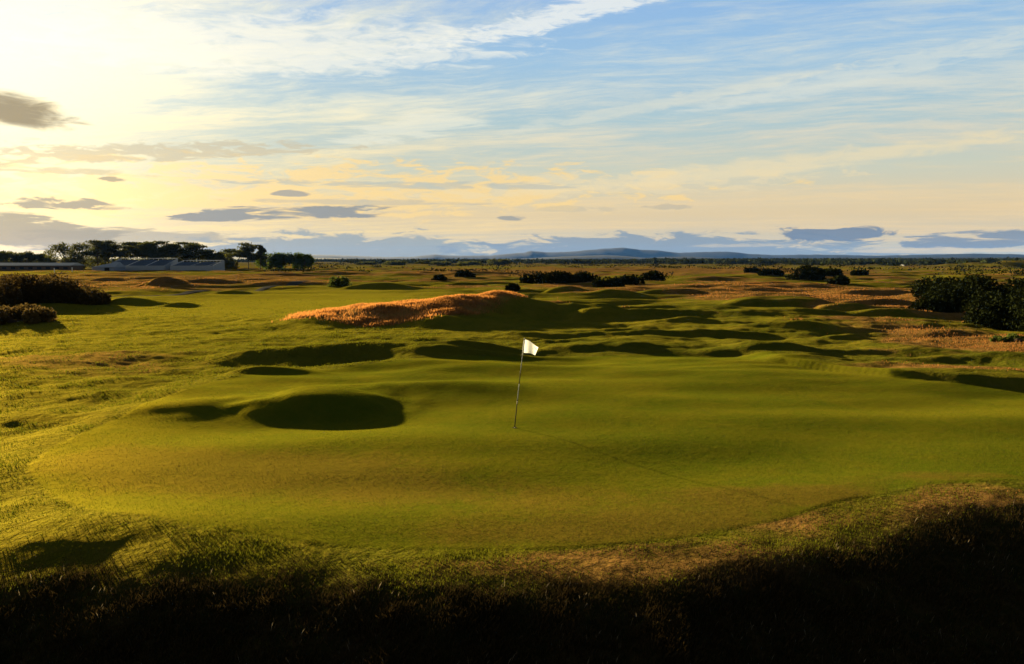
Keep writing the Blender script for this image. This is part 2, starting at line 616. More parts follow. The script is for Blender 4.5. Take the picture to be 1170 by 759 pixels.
class MB:
    """Collects quads and triangles for one mesh."""
    def __init__(self):
        self.v = []; self.f = []

    def add(self, vs, fs):
        o = len(self.v)
        self.v += [tuple(p) for p in vs]
        self.f += [tuple(i + o for i in f) for f in fs]

    def box(self, x0, x1, y0, y1, z0, z1):
        self.add([(x0, y0, z0), (x1, y0, z0), (x1, y1, z0), (x0, y1, z0), (x0, y0, z1), (x1, y0, z1), (x1, y1, z1), (x0, y1, z1)],
                 [(0, 3, 2, 1), (4, 5, 6, 7), (0, 1, 5, 4), (1, 2, 6, 5), (2, 3, 7, 6), (3, 0, 4, 7)])

    def prism(self, prof, x0, x1):
        """profile in (y, z), extruded along x."""
        n = len(prof)
        vs = [(x0, a, b) for a, b in prof] + [(x1, a, b) for a, b in prof]
        fs = [tuple(range(n)), tuple(range(2 * n - 1, n - 1, -1))]
        for i in range(n):
            j = (i + 1) % n
            fs.append((i, i + n, j + n, j))
        self.add(vs, fs)

    def tube(self, pts, rads, seg=8, cap=True):
        pts = [Vector(p) for p in pts]
        o = len(self.v)
        for i, p in enumerate(pts):
            a = pts[max(i - 1, 0)]; b = pts[min(i + 1, len(pts) - 1)]
            d = (b - a).normalized()
            s = d.cross(Vector((0.3, 1, 0.1))).normalized()
            t = d.cross(s).normalized()
            for k in range(seg):
                an = 2 * math.pi * k / seg
                self.v.append(tuple(p + (s * math.cos(an) + t * math.sin(an)) * rads[i]))
        for i in range(len(pts) - 1):
            for k in range(seg):
                k2 = (k + 1) % seg
                self.f.append((o + i * seg + k, o + i * seg + k2, o + (i + 1) * seg + k2, o + (i + 1) * seg + k))
        if cap:
            self.f.append(tuple(o + k for k in range(seg))[::-1])
            self.f.append(tuple(o + (len(pts) - 1) * seg + k for k in range(seg)))

    def mesh(self, name, smooth=False):
        me = bpy.data.meshes.new(name)
        me.from_pydata(self.v, [], self.f)
        me.validate()
        if smooth:
            me.polygons.foreach_set('use_smooth', [True] * len(me.polygons))
        me.update()
        return me


# ------------------------------------------------------------------ materials
def new_mat(name):
    m = bpy.data.materials.new(name)
    m.use_nodes = True
    t = NT(m.node_tree)
    t.n.clear()
    out = t.new('ShaderNodeOutputMaterial')
    return m, t, out


def simple_mat(name, col_, rough=0.7, var=0.25, scale=3.0, bump=0.0, metallic=0.0, spec=0.03):
    m, t, out = new_mat(name)
    b = t.new('ShaderNodeBsdfPrincipled')
    tcn = t.new('ShaderNodeTexCoord')
    n = t.noise(tcn.outputs['Object'], scale, 5, 0.6)
    c = t.mix(n, tuple(v * (1 - var) for v in col_), tuple(min(v * (1 + var), 1) for v in col_))
    t.put(b.inputs['Base Color'], c)
    b.inputs['Roughness'].default_value = rough
    b.inputs['Metallic'].default_value = metallic
    b.inputs['Specular IOR Level'].default_value = spec
    if bump:
        bp = t.new('ShaderNodeBump')
        bp.inputs['Strength'].default_value = bump
        bp.inputs['Distance'].default_value = 0.05
        t.put(bp.inputs['Height'], n)
        t.put(b.inputs['Normal'], bp.outputs[0])
    t.put(out.inputs[0], b.outputs[0])
    return m


def leaf_mat(name, c0, c1, trans=0.35, tcol=None):
    m, t, out = new_mat(name)
    g = t.new('ShaderNodeNewGeometry')
    rnd = E(t, g.outputs['Random Per Island'])
    oi = t.new('ShaderNodeObjectInfo')
    tcn = t.new('ShaderNodeTexCoord')
    n = t.noise(tcn.outputs['Object'], 0.9, 3, 0.6)
    f = rnd * 0.55 + n * 0.45
    c = t.mix(f, c0, c1)
    d = t.new('ShaderNodeBsdfDiffuse')
    t.put(d.inputs[0], c)
    tr = t.new('ShaderNodeBsdfTranslucent')
    if tcol:
        t.put(tr.inputs[0], t.mix(f, tcol, tuple(v * 1.3 for v in tcol)))
    else:
        t.put(tr.inputs[0], c)
    mx = t.new('ShaderNodeMixShader')
    mx.inputs[0].default_value = trans
    t.put(mx.inputs[1], d.outputs[0])
    t.put(mx.inputs[2], tr.outputs[0])
    t.put(out.inputs[0], mx.outputs[0])
    return m


def ground_mat():
    m, t, out = new_mat('links_turf')
    g = t.new('ShaderNodeNewGeometry')
    pos = g.outputs['Position']
    green, dry_, fesc, bank, fair = (t.attr(a) for a in ('green', 'dry', 'fesc', 'bank', 'fair'))
    big = t.noise(pos, 0.11, 4, 0.6)
    mid = t.noise(pos, 0.6, 5, 0.65, 0.3)
    fine = t.noise(pos, 5.0, 5, 0.7)
    tiny = t.noise(pos, 26.0, 4, 0.75)
    # fairway and semi-rough
    turf = t.mix(t.ss(mid * 0.6 + big * 0.5, 0.42, 0.68), (0.036, 0.050, 0.003), (0.102, 0.086, 0.006))
    turf = t.mix(t.ss(fine, 0.42, 0.72) * 0.6, turf, (0.120, 0.080, 0.016))
    turf = t.mix(fair * 0.9, turf, t.mix(fine, (0.112, 0.116, 0.005), (0.170, 0.134, 0.010)))
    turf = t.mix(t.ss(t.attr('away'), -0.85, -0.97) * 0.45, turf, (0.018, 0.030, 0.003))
    # dry rough
    straw = t.mix(t.ss(fine * 0.5 + mid * 0.5, 0.35, 0.65), (0.065, 0.036, 0.011), (0.17, 0.082, 0.026))
    c = t.mix(t.ss(dry_ + (mid - 0.5) * 0.9, 0.30, 0.75), turf, straw)
    far = t.ss(t.attr('away'), 0.0, 1.0)
    heath = t.mix(t.ss(t.noise(pos, 0.02, 4, 0.6), 0.45, 0.62), (0.016, 0.019, 0.008), (0.055, 0.038, 0.014))
    c = t.mix(far * 0.9, c, heath)
    c = t.mix(fesc, c, (0.20, 0.10, 0.03))
    # putting green
    gr = t.mix(t.ss(mid * 0.5 + big * 0.55, 0.40, 0.66), (0.027, 0.052, 0.002), (0.060, 0.064, 0.003))
    gr = t.mix(t.ss(tiny * 0.6 + fine * 0.4, 0.40, 0.66), gr, t.mix(0.35, gr, (0.110, 0.080, 0.010)))
    gr = t.mix(t.ss(t.attr('worn') + (fine - 0.5) * 0.5 + (mid - 0.5) * 0.8, 0.30, 0.85) * 0.55, gr, (0.090, 0.050, 0.010))
    c = t.mix(green, c, gr)
    # coarse bank
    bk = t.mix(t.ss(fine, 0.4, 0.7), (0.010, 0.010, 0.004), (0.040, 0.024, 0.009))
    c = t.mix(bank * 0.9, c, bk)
    b = t.new('ShaderNodeBsdfPrincipled')
    t.put(b.inputs['Base Color'], c)
    b.inputs['Roughness'].default_value = 1.0
    b.inputs['Specular IOR Level'].default_value = 0.0
    gs = t.new('ShaderNodeBsdfGlossy')
    gs.inputs['Roughness'].default_value = 0.72
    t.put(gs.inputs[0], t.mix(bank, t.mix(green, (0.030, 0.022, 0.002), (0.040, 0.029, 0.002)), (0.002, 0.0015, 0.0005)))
    hgt = ((mid - 0.5) * 0.30 + (fine - 0.5) * 0.10) * (1.0 - green * 0.88) + tiny * 0.010 + fine * 0.01
    hgt = hgt + (t.noise(pos, 2.0, 3, 0.6) - 0.5) * 0.06 * (1.0 - green)
    bp = t.new('ShaderNodeBump')
    bp.inputs['Strength'].default_value = 0.55
    bp.inputs['Distance'].default_value = 1.0
    t.put(bp.inputs['Height'], hgt)
    t.put(b.inputs['Normal'], bp.outputs[0])
    t.put(gs.inputs['Normal'], bp.outputs[0])
    ad = t.new('ShaderNodeAddShader')
    t.put(ad.inputs[0], b.outputs[0])
    t.put(ad.inputs[1], gs.outputs[0])
    t.put(out.inputs[0], ad.outputs[0])
    return m


def worn_at(x, y):
    """How browned the green is at x, y."""
    worn = np.zeros(x.shape)
    for (px, py, rx, ry, a) in [(300, 538, 210, 28, 1.1), (560, 565, 200, 26, 0.6), (900, 562, 150, 14, 1.0), (640, 612, 240, 20, 0.7), (130, 520, 100, 20, 0.7), (800, 590, 140, 18, 0.8), (1080, 545, 120, 9, 0.7)]:
        x0, y0 = ground_at(px, py)
        _, y1 = ground_at(px, py - ry)
        _, y2 = ground_at(px, py + ry)
        worn += a * np.exp(-((x - x0) / (rx / F * y0)) ** 2 - ((y - y0) / (abs(y1 - y2) / 2)) ** 2)
    return worn


# ------------------------------------------------------------------ ground sheet
def build_ground():
    fa = np.linspace(-R(42), R(42), 1000)
    rest = np.linspace(R(42), 2 * math.pi - R(42), 110)[1:-1]
    th = np.concatenate([fa, rest])
    rr = np.concatenate([np.linspace(0.5, 7, 14)[:-1], np.geomspace(7, 60, 420)[:-1], np.geomspace(60, 400, 380)[:-1], np.geomspace(400, 11800, 180)])
    T, RR = np.meshgrid(th, rr)
    X, Y = RR * np.sin(T), RR * np.cos(T)
    f = fields(X.ravel(), Y.ravel())
    n, mth = len(rr), len(th)
    v = np.stack([X.ravel(), Y.ravel(), f['z']], 1)
    i = np.arange(n - 1)[:, None] * mth
    j = np.arange(mth)[None, :]
    j2 = (j + 1) % mth
    fc = np.stack([i + j, i + j2, i + mth + j2, i + mth + j], -1).reshape(-1, 4)
    # winding up
    fc = fc[:, ::-1]
    me = mesh_from('ground', v, fc, 4, True)
    worn = worn_at(v[:, 0], v[:, 1])
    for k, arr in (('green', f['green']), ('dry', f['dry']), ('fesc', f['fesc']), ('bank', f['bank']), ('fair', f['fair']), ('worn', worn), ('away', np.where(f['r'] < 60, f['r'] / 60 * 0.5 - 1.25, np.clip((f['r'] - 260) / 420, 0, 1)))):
        a = me.attributes.new(k, 'FLOAT', 'POINT')
        a.data.foreach_set('value', arr.astype(np.float32))
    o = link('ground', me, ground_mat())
    o['kind'] = 'structure'
    o['label'] = 'rolling links turf with fairway, putting green and dry rough'
    return o


build_ground()

# ------------------------------------------------------------------ grass blades
def blades(x, y, z, hgt, wid, lean=0.35, seed=0):
    rg = np.random.default_rng(seed)
    n = len(x)
    a = rg.uniform(0, 2 * np.pi, n)
    la = rg.uniform(0, 2 * np.pi, n)
    ll = rg.uniform(0.05, lean, n) * hgt
    wx, wy = np.cos(a) * wid / 2, np.sin(a) * wid / 2
    ex, ey = np.cos(la) * ll + 0.12 * hgt, np.sin(la) * ll - 0.06 * hgt
    v = np.empty((n, 4, 3))
    v[:, 0] = np.stack([x - wx, y - wy, z - 0.01], 1)
    v[:, 1] = np.stack([x + wx, y + wy, z - 0.01], 1)
    v[:, 2] = np.stack([x + wx * 0.6 + ex * 0.45, y + wy * 0.6 + ey * 0.45, z + hgt * 0.62], 1)
    v[:, 3] = np.stack([x + ex, y + ey, z + hgt], 1)
    v = v.reshape(-1, 3)
    k = np.arange(n)[:, None] * 4
    fc = np.concatenate([k + np.array([[0, 1, 2]]), k + np.array([[0, 2, 3]])], 0)
    return v, fc


def scatter(n, r0, r1, half=40, seed=0):
    rg = np.random.default_rng(seed)
    th = R(1) * rg.uniform(-half, half, n)
    r = np.exp(rg.uniform(math.log(r0), math.log(r1), n))
    return r * np.sin(th), r * np.cos(th), rg


def add_grass(name, x, y, hgt, wid, mat, label, seed=0, lean=0.35):
    f = fields(x, y)
    v, fc = blades(x, y, f['z'], hgt, wid, lean, seed)
    o = link(name, mesh_from(name, v, fc, 3), mat)
    tag(o, label, 'grass', kind='stuff')
    return o


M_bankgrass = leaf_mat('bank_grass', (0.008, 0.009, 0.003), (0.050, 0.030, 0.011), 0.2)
M_rough = leaf_mat('rough_grass', (0.022, 0.035, 0.003), (0.095, 0.084, 0.008), 0.3, (0.085, 0.088, 0.005))
M_fescue = leaf_mat('fescue_grass', (0.12, 0.055, 0.016), (0.34, 0.165, 0.055), 0.45, (0.34, 0.14, 0.035))
M_mown = leaf_mat('mown_grass', (0.032, 0.055, 0.002), (0.088, 0.088, 0.006), 0.3, (0.075, 0.088, 0.004))
M_worn = leaf_mat('worn_grass', (0.065, 0.045, 0.007), (0.130, 0.078, 0.017), 0.25)
M_seed = leaf_mat('seed_heads', (0.07, 0.055, 0.035), (0.17, 0.13, 0.08), 0.3)
M_dry = leaf_mat('dry_rough_grass', (0.075, 0.038, 0.012), (0.22, 0.105, 0.034), 0.35, (0.20, 0.085, 0.022))

# near bank
x, y, rg = scatter(420000, 5.5, 19, 40, 1)
f = fields(x, y)
cl = fbm(x * 1.3, y * 1.3, 140, 3, 0.6)
keep = (f['bank'] > 0.02) & (rg.random(len(x)) < np.clip(f['bank'] + 0.0, 0, 1) * (0.75 + 0.8 * cl)) & (f['green'] < 0.4)
x, y, cl, bk = x[keep], y[keep], cl[keep], f['bank'][keep]
hg = (0.03 + 0.07 * bk * rg.random(len(x)) + 0.09 * np.clip(cl, 0, 1)) * (0.35 + 0.65 * bk)
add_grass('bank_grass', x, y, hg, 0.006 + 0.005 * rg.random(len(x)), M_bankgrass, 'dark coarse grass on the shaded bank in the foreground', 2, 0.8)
# seed heads on the bank
x, y, rg = scatter(5200, 6.5, 19, 40, 3)
f = fields(x, y)
cl = fbm(x * 0.8, y * 0.8, 150, 3, 0.6)
keep = (f['bank'] > 0.6) & (cl > 0.02) & (f['green'] < 0.2)
x, y = x[keep], y[keep]
add_grass('dry_stalks', x, y, rg.uniform(0.04, 0.13, len(x)), rg.uniform(0.003, 0.006, len(x)), M_seed, 'pale dry stalks scattered through the dark foreground bank', 4, 0.6)
# rough left of and round the green
x, y, rg = scatter(520000, 9, 85, 40, 5)
f = fields(x, y)
cl = fbm(x * 0.5, y * 0.6, 160, 4, 0.6)
p = np.clip(0.55 + 1.2 * cl, 0.1, 1) * (f['gsd'] > 0.02) * (1 - f['bank'] * 0.8) * (1 - 0.7 * f['fair'])
lf = (x < -4) | (f['r'] < 16)
keep = (rg.random(len(x)) < p) & lf & (f['fesc'] < 0.5)
x, y, cl = x[keep], y[keep], cl[keep]
r = np.hypot(x, y)
hg = (0.018 + (0.045 + 0.05 * sstep(r, 14, 28)) * np.clip(cl + 0.22, 0, 1)) * rg.uniform(0.6, 1.3, len(x))
add_grass('rough_grass', x, y, hg, np.maximum(0.008, r * 0.0008), M_rough, 'short tussocky green grass left of the putting green', 6, 0.7)
# mown sward of the near part of the green
x, y, rg = scatter(480000, 8.5, 27, 38, 15)
f = fields(x, y)
wn = worn_at(x, y) + 0.5 * fbm(x * 0.7, y * 0.7, 190, 4, 0.6)
brown = rg.random(len(x)) < np.clip(wn * 0.75, 0.06, 0.6)
sparse = rg.random(len(x)) < 0.42 + 0.6 * fbm(x * 0.35, y * 0.9, 195, 4, 0.6)
for kk, mt, nm, lb in ((sparse & ~brown, M_mown, 'mown_grass', 'close mown green grass of the putting green'), (sparse & brown, M_worn, 'worn_grass', 'browned blades in the worn patches of the putting green')):
    keep = (f['gsd'] < 0.02) & kk
    xa, ya = x[keep], y[keep]
    add_grass(nm, xa, ya, rg.uniform(0.006, 0.016, len(xa)), 0.003 + 0.0005 * np.hypot(xa, ya), mt, lb, 16, 0.9)
# tall fescue on the long mound
x = rg.uniform(_fx[:, 0].min() - 2, _fx[:, 0].max() + 2, 300000)
y = rg.uniform(_fx[:, 1].min() - 2, _fx[:, 1].max() + 2, 300000)
f = fields(x, y)
cl = fbm(x * 0.35, y * 0.35, 170, 3, 0.6)
keep = (rg.random(len(x)) < f['fesc'] * np.clip(0.45 + 1.3 * cl, 0.04, 1))
x, y, cl = x[keep], y[keep], cl[keep]
hg = rg.uniform(0.10, 0.28, len(x)) * (0.75 + 0.6 * np.clip(cl, 0, 1))
add_grass('fescue_grass', x, y, hg, rg.uniform(0.03, 0.05, len(x)), M_fescue, 'tall orange dry fescue covering the long mound', 8, 0.5)
# dry rough elsewhere
x, y, rg = scatter(700000, 16, 330, 38, 9)
f = fields(x, y)
cl = fbm(x / 4.0, y / 3.0, 180, 4, 0.6)
keep = (rg.random(len(x)) < sstep(f['dry'] + 1.1 * cl, 0.55, 1.5) * (1 - 0.8 * sstep(f['r'], 110, 200))) & (f['gsd'] > 0.6) & (f['fair'] < 0.5) & ((np.hypot(x, y) > 60) | (x > 5))
x, y = x[keep], y[keep]
r = np.hypot(x, y)
add_grass('dry_grass', x, y, rg.uniform(0.02, 0.11, len(x)) * sstep(r, 10, 60) + 0.03, r * 0.0009, M_dry, 'thin dry orange grass on the rough ground out on the links', 10, 0.6)

# ------------------------------------------------------------------ path
def build_path():
    pts = [ground_at(a, b) for a, b in [(95, 343), (160, 338), (215, 335), (270, 331), (330, 327), (365, 324.5), (400, 323)]]
    P = np.array(pts)
    s = np.concatenate([[0], np.cumsum(np.hypot(*np.diff(P, axis=0).T))])
    ss_ = np.linspace(0, s[-1], 400)
    X, Y = np.interp(ss_, s, P[:, 0]), np.interp(ss_, s, P[:, 1])
    k = np.ones(41) / 41
    Xp = np.pad(X, 20, mode='edge'); Yp = np.pad(Y, 20, mode='edge')
    X, Y = np.convolve(Xp, k, 'valid'), np.convolve(Yp, k, 'valid')
    tx, ty = np.gradient(X), np.gradient(Y)
    L = np.hypot(tx, ty)
    nx, ny = -ty / L, tx / L
    rows = []
    for o in np.linspace(-0.9, 0.9, 9):
        xx, yy = X + nx * o, Y + ny * o
        rows.append(np.stack([xx, yy, fields(xx, yy)['z'] + 0.07 - 0.05 * abs(o / 0.9) ** 4], 1))
    V = np.stack(rows, 1).reshape(-1, 3)
    i = np.arange(399)[:, None] * 9; j = np.arange(8)[None, :]
    fc = np.stack([i + j, i + j + 1, i + 9 + j + 1, i + 9 + j], -1).reshape(-1, 4)
    o = link('path', mesh_from('path', V, fc[:, ::-1], 4, True), simple_mat('path_gravel', (0.060, 0.058, 0.052), 1.0, 0.3, 4.0, spec=0.0))
    o['kind'] = 'structure'


build_path()

# ------------------------------------------------------------------ hills
def build_hills(name, prof, D, depth, mat, seed, rough):
    px_ = np.array([p[0] for p in prof], float); py_ = np.array([p[1] for p in prof], float)
    aa = np.linspace(-R(52), R(52), 700)
    px = 585 + F * np.tan(aa) * 1.0
    yv = np.interp(px, px_, py_)
    hgt = CAM_Z + (298.0 - yv * 1.0 + 0.22 * (294.5 - yv).clip(0)) / F * D * np.cos(aa)
    hgt = hgt + rough * fbm(aa * 60, aa * 0, seed, 5, 0.55)
    hgt = np.maximum(hgt, 4)
    rows = []
    for t in np.linspace(-1, 1, 15):
        q = 1 - t * t
        rr = D + t * depth
        prof_h = hgt * q ** 0.8 * (1 + 0.12 * (1 - q) * fbm(aa * 40, aa * 0 + t * 2, seed + 5, 3)) - 3 * (1 - q)
        rows.append(np.stack([rr * np.sin(aa), rr * np.cos(aa), prof_h], 1))
    V = np.stack(rows, 0)
    n, mm = V.shape[:2]
    i = np.arange(n - 1)[:, None] * mm; j = np.arange(mm - 1)[None, :]
    fc = np.stack([i + j, i + mm + j, i + mm + j + 1, i + j + 1], -1).reshape(-1, 4)
    o = link(name, mesh_from(name, V.reshape(-1, 3), fc[:, ::-1], 4, True), mat)
    o['kind'] = 'structure'
    return o


M_hill = simple_mat('hill_moor', (0.010, 0.013, 0.012), 1.0, 0.5, 0.002)
build_hills('hills', [(-900, 291), (-200, 293), (100, 295), (355, 292.5), (400, 293.5), (440, 295), (470, 294.6), (497, 292.4), (515, 293.6), (560, 293.4), (585, 291.5), (598, 290.8), (607, 289), (625, 290.5), (650, 290),
                       (690, 287), (712, 286), (730, 288), (750, 288.5), (775, 291), (795, 290.2), (830, 289.7), (850, 291.5), (880, 293), (930, 292.5), (1000, 293.5), (1060, 292.5), (1110, 291.5), (1170, 292.5), (1500, 291), (2100, 292)],
            10300, 900, M_hill, 200, 7)
build_hills('hills', [(-900, 294), (0, 295), (355, 295.5), (440, 297.5), (570, 297), (600, 296.5), (640, 294.3), (690, 293), (715, 294), (738, 296), (755, 294.8), (790, 294.2), (820, 296), (860, 296.8), (960, 295.5), (1100, 295), (1170, 294.8), (1500, 294), (2100, 294)],
            6200, 500, M_hill, 210, 3)

# ------------------------------------------------------------------ foliage
def leaf_cloud(pts, size, rg, flat=0.0):
    """One small four-cornered leaf clump per point."""
    n = len(pts)
    a = rg.normal(size=(n, 3)); a /= np.linalg.norm(a, axis=1)[:, None]
    b = rg.normal(size=(n, 3)); b -= a * (a * b).sum(1)[:, None]; b /= np.linalg.norm(b, axis=1)[:, None]
    if flat:
        a[:, 2] *= 1 - flat; b[:, 2] *= 1 - flat
    s = size * rg.uniform(0.55, 1.3, n)
    a *= s[:, None]; b *= (s * rg.uniform(0.5, 0.9, n))[:, None]
    c = np.cross(a, b); c /= (np.linalg.norm(c, axis=1)[:, None] + 1e-9)
    k = c * (s * 0.3)[:, None]
    v = np.stack([pts - a, pts - b * 0.8 + k, pts + a, pts + b * 0.9 + k], 1).reshape(-1, 3)
    q = np.arange(n)[:, None] * 4
    return v, q + np.array([[0, 1, 2, 3]])


def shell_points(cs_, rs, n, rg, inner=0.55, lumpy=0.22):
    """Points in the outer part of a set of squashed balls."""
    cs_ = np.array(cs_, float); rs = np.array(rs, float)
    wgt = (rs[:, 0] * rs[:, 1] * rs[:, 2]) ** (2 / 3)
    idx = rg.choice(len(cs_), n, p=wgt / wgt.sum())
    d = rg.normal(size=(n, 3)); d /= np.linalg.norm(d, axis=1)[:, None]
    rad = inner + (1 - inner) * rg.random(n) ** 0.6
    lump = 1 + lumpy * np.sin(d[:, 0] * 5 + idx) * np.cos(d[:, 1] * 6 + idx * 2) + lumpy * 0.4 * rg.normal(size=n)
    return cs_[idx] + d * rs[idx] * (rad * lump)[:, None]


M_gorse = leaf_mat('gorse', (0.005, 0.008, 0.003), (0.018, 0.021, 0.006), 0.05)
M_gorse_brown = leaf_mat('brown_gorse', (0.024, 0.018, 0.006), (0.090, 0.056, 0.018), 0.25)
M_tawny = leaf_mat('tawny_scrub', (0.050, 0.036, 0.010), (0.15, 0.095, 0.030), 0.3)
M_bush = leaf_mat('light_bush', (0.035, 0.05, 0.010), (0.09, 0.11, 0.02), 0.3)
M_pine = leaf_mat('pine_needles', (0.028, 0.036, 0.010), (0.085, 0.085, 0.024), 0.3)
M_broad = leaf_mat('broad_leaves', (0.036, 0.046, 0.010), (0.105, 0.100, 0.026), 0.35)
M_hedge = leaf_mat('wood_leaves', (0.030, 0.055, 0.010), (0.080, 0.110, 0.018), 0.3)
M_farwood = leaf_mat('far_conifer', (0.012, 0.018, 0.007), (0.035, 0.040, 0.014), 0.1)
M_bark = simple_mat('bark', (0.085, 0.060, 0.042), 0.95, 0.35, 3.0)


def bush(px, py, wpx, hpx, label, mat, group=None, depth=0.7, n=None, name='gorse_bush', z0=None, cat='bush', seed=None):
    """Bush whose foot stands at photo point px, py; size from the photo's scale there."""
    z = 0.0
    for _ in range(4):
        x0, y0 = ground_at(px, py, z)
        z = H(x0, y0)
    W = wpx / F * y0; Hh = hpx / F * y0
    sd_ = int(px * 7 + py) if seed is None else seed
    rg = np.random.default_rng(abs(sd_))
    x0, y0 = x0, y0 + W * depth * 0.35
    z = H(x0, y0)
    cs_, rs = [], []
    nl = max(5, int(7 + W * 0.9))
    for i in range(nl):
        u_ = rg.uniform(-0.5, 0.5)
        prof = (1 - (2 * u_) ** 2) ** 0.5
        rad = min(Hh * rg.uniform(0.32, 0.5), W * 0.3)
        top = Hh * (0.55 + 0.45 * prof) * rg.uniform(0.75, 1.0)
        cs_.append((u_ * (W - rad * 1.2), rg.uniform(-0.5, 0.5) * W * depth * prof, max(top - rad * 0.9, rad * 0.3)))
        rs.append((rad * rg.uniform(1.0, 1.4), rad * rg.uniform(1.0, 1.4), rad * rg.uniform(0.75, 1.0)))
        cs_.append((cs_[-1][0] * 1.02, cs_[-1][1] * 1.05, rad * 0.35))
        rs.append((rad * 1.1, rad * 1.1, rad * 0.8))
    px_m = y0 / 800.0
    leaf = max(0.07, px_m * 1.7)
    if n is None:
        n = int(min(42000, max(700, 9.0 * W * Hh / leaf ** 2)))
    P = shell_points(cs_, rs, n, rg, 0.5, 0.12)
    zz = fields(P[:, 0] + x0, P[:, 1] + y0)['z'] - z
    P = P[P[:, 2] > zz - 0.05]
    # stray twigs above the outline
    v, fc = leaf_cloud(P, leaf, rg)
    root = empty(name, (x0, y0, z))
    link('foliage', mesh_from('foliage', v, fc, 4), mat, root)
    st = MB()
    for c, r_ in list(zip(cs_, rs))[::2]:
        gz = H(x0 + c[0] * 0.6, y0 + c[1] * 0.6) - z
        st.tube([(0, 0, -0.15), (c[0] * 0.5, c[1] * 0.5, max(gz, -0.2) + 0.1), (c[0] * 0.85, c[1] * 0.85, c[2] * 0.55), (c[0], c[1], c[2])], [0.05 + W * 0.006, 0.045 + W * 0.005, 0.035 + W * 0.004, 0.02], 5)
    link('stem', st.mesh('stem'), M_bark, root)
    tag(root, label, cat, group)
    return root


# right-hand thicket
GR = 'gorse bushes in the thicket at the right edge'
bush(1154, 377, 70, 46, 'nearest and tallest dark gorse bush, at the right edge of the links', M_gorse, GR, 0.9)
bush(1215, 382, 90, 60, 'dark gorse bush cut by the right edge of the view', M_gorse, GR, 0.9)
bush(1098, 363, 68, 39, 'rounded dark gorse bush at the left front of the right thicket', M_gorse, GR, 0.9)
bush(1066, 362, 34, 20, 'low dark gorse bush, leftmost foot of the right thicket', M_gorse, GR, 0.9)
bush(1086, 340, 56, 24, 'dark gorse bush at the back left corner of the right thicket', M_gorse, GR, 0.9)
bush(1128, 349, 66, 38, 'dark gorse bush in the middle of the right thicket', M_gorse, GR, 0.9)
bush(1178, 345, 60, 34, 'dark gorse bush at the back of the thicket by the right edge', M_gorse, GR, 0.9)
bush(1160, 391, 44, 9, 'low pale green weedy clump in front of the right thicket', M_bush, None, 0.8, name='weed_clump', cat='plant')
# left bank of gorse
GL = 'gorse bushes on the bank at the left edge'
bush(18, 354, 84, 37, 'dark brown gorse bush highest on the bank at the left edge', M_gorse_brown, GL, 0.9)
bush(-60, 358, 100, 52, 'dark gorse bush cut by the left edge of the view', M_gorse_brown, GL, 0.9)
bush(66, 354, 70, 33, 'dark gorse bush in the middle of the left bank', M_gorse_brown, GL, 0.9)
bush(94, 354, 50, 21, 'low dark gorse bush tapering to the right end of the left bank', M_gorse_brown, GL, 0.9)
bush(8, 368, 84, 22, 'tawny low bush in front of the gorse at the left edge', M_tawny, GL, 0.9, seed=5)
# single bushes out on the links
bush(385, 326, 24, 14, 'rounded olive green bush alone by the path', M_bush, None, 0.8, name='round_bush')
bush(502, 321, 15, 8, 'small dark bush, left of the two standing close together', M_gorse, 'small dark bushes on the fairway edge', 0.8)
bush(531, 321, 19, 10, 'small domed dark bush, right of the two standing close together', M_gorse, 'small dark bushes on the fairway edge', 0.8)
bush(586, 331, 14, 8, 'small dark bush beside the brown hummock past the long mound', M_gorse, 'small dark bushes on the fairway edge', 0.8)
GC = 'dark gorse bushes in the centre of the links'
for k, (a, b, c_, d_, l) in enumerate([
        (612, 325, 34, 15, 'dark gorse bush at the left end of the long central gorse row'),
        (640, 325, 36, 16, 'dark gorse bush second from the left in the central gorse row'),
        (668, 325, 34, 14, 'dark gorse bush in the middle of the central gorse row'),
        (697, 325, 36, 14, 'dark gorse bush right of the middle in the central gorse row'),
        (722, 324, 28, 12, 'dark gorse bush second from the right in the central gorse row'),
        (746, 321, 30, 12, 'dark gorse bush at the right end of the long central gorse row'),
        (858, 314, 30, 7, 'flat dark gorse bush left of the low row right of centre'),
        (882, 317, 28, 8, 'flat dark gorse bush at the right of the low row right of centre'),
        (925, 320, 36, 18, 'tall dark gorse bush on the left of the group right of centre'),
        (950, 319, 34, 15, 'dark gorse bush in the middle of the group right of centre'),
        (964, 325, 30, 10, 'low dark gorse bush in front of the group right of centre'),
        (985, 314, 22, 7, 'small dark gorse bush at the right of the group right of centre')]):
    bush(a, b, c_, d_, l, M_gorse, GC, 0.6)


def tube_tree_trunk(h, lean, r0, limbs, rg):
    t_ = MB()
    pts = [(0, 0, -0.4), (lean * 0.2, 0, h * 0.3), (lean * 0.6, 0.1, h * 0.6), (lean, 0, h * 0.86)]
    t_.tube(pts, [r0, r0 * 0.8, r0 * 0.55, r0 * 0.25], 7)
    return t_


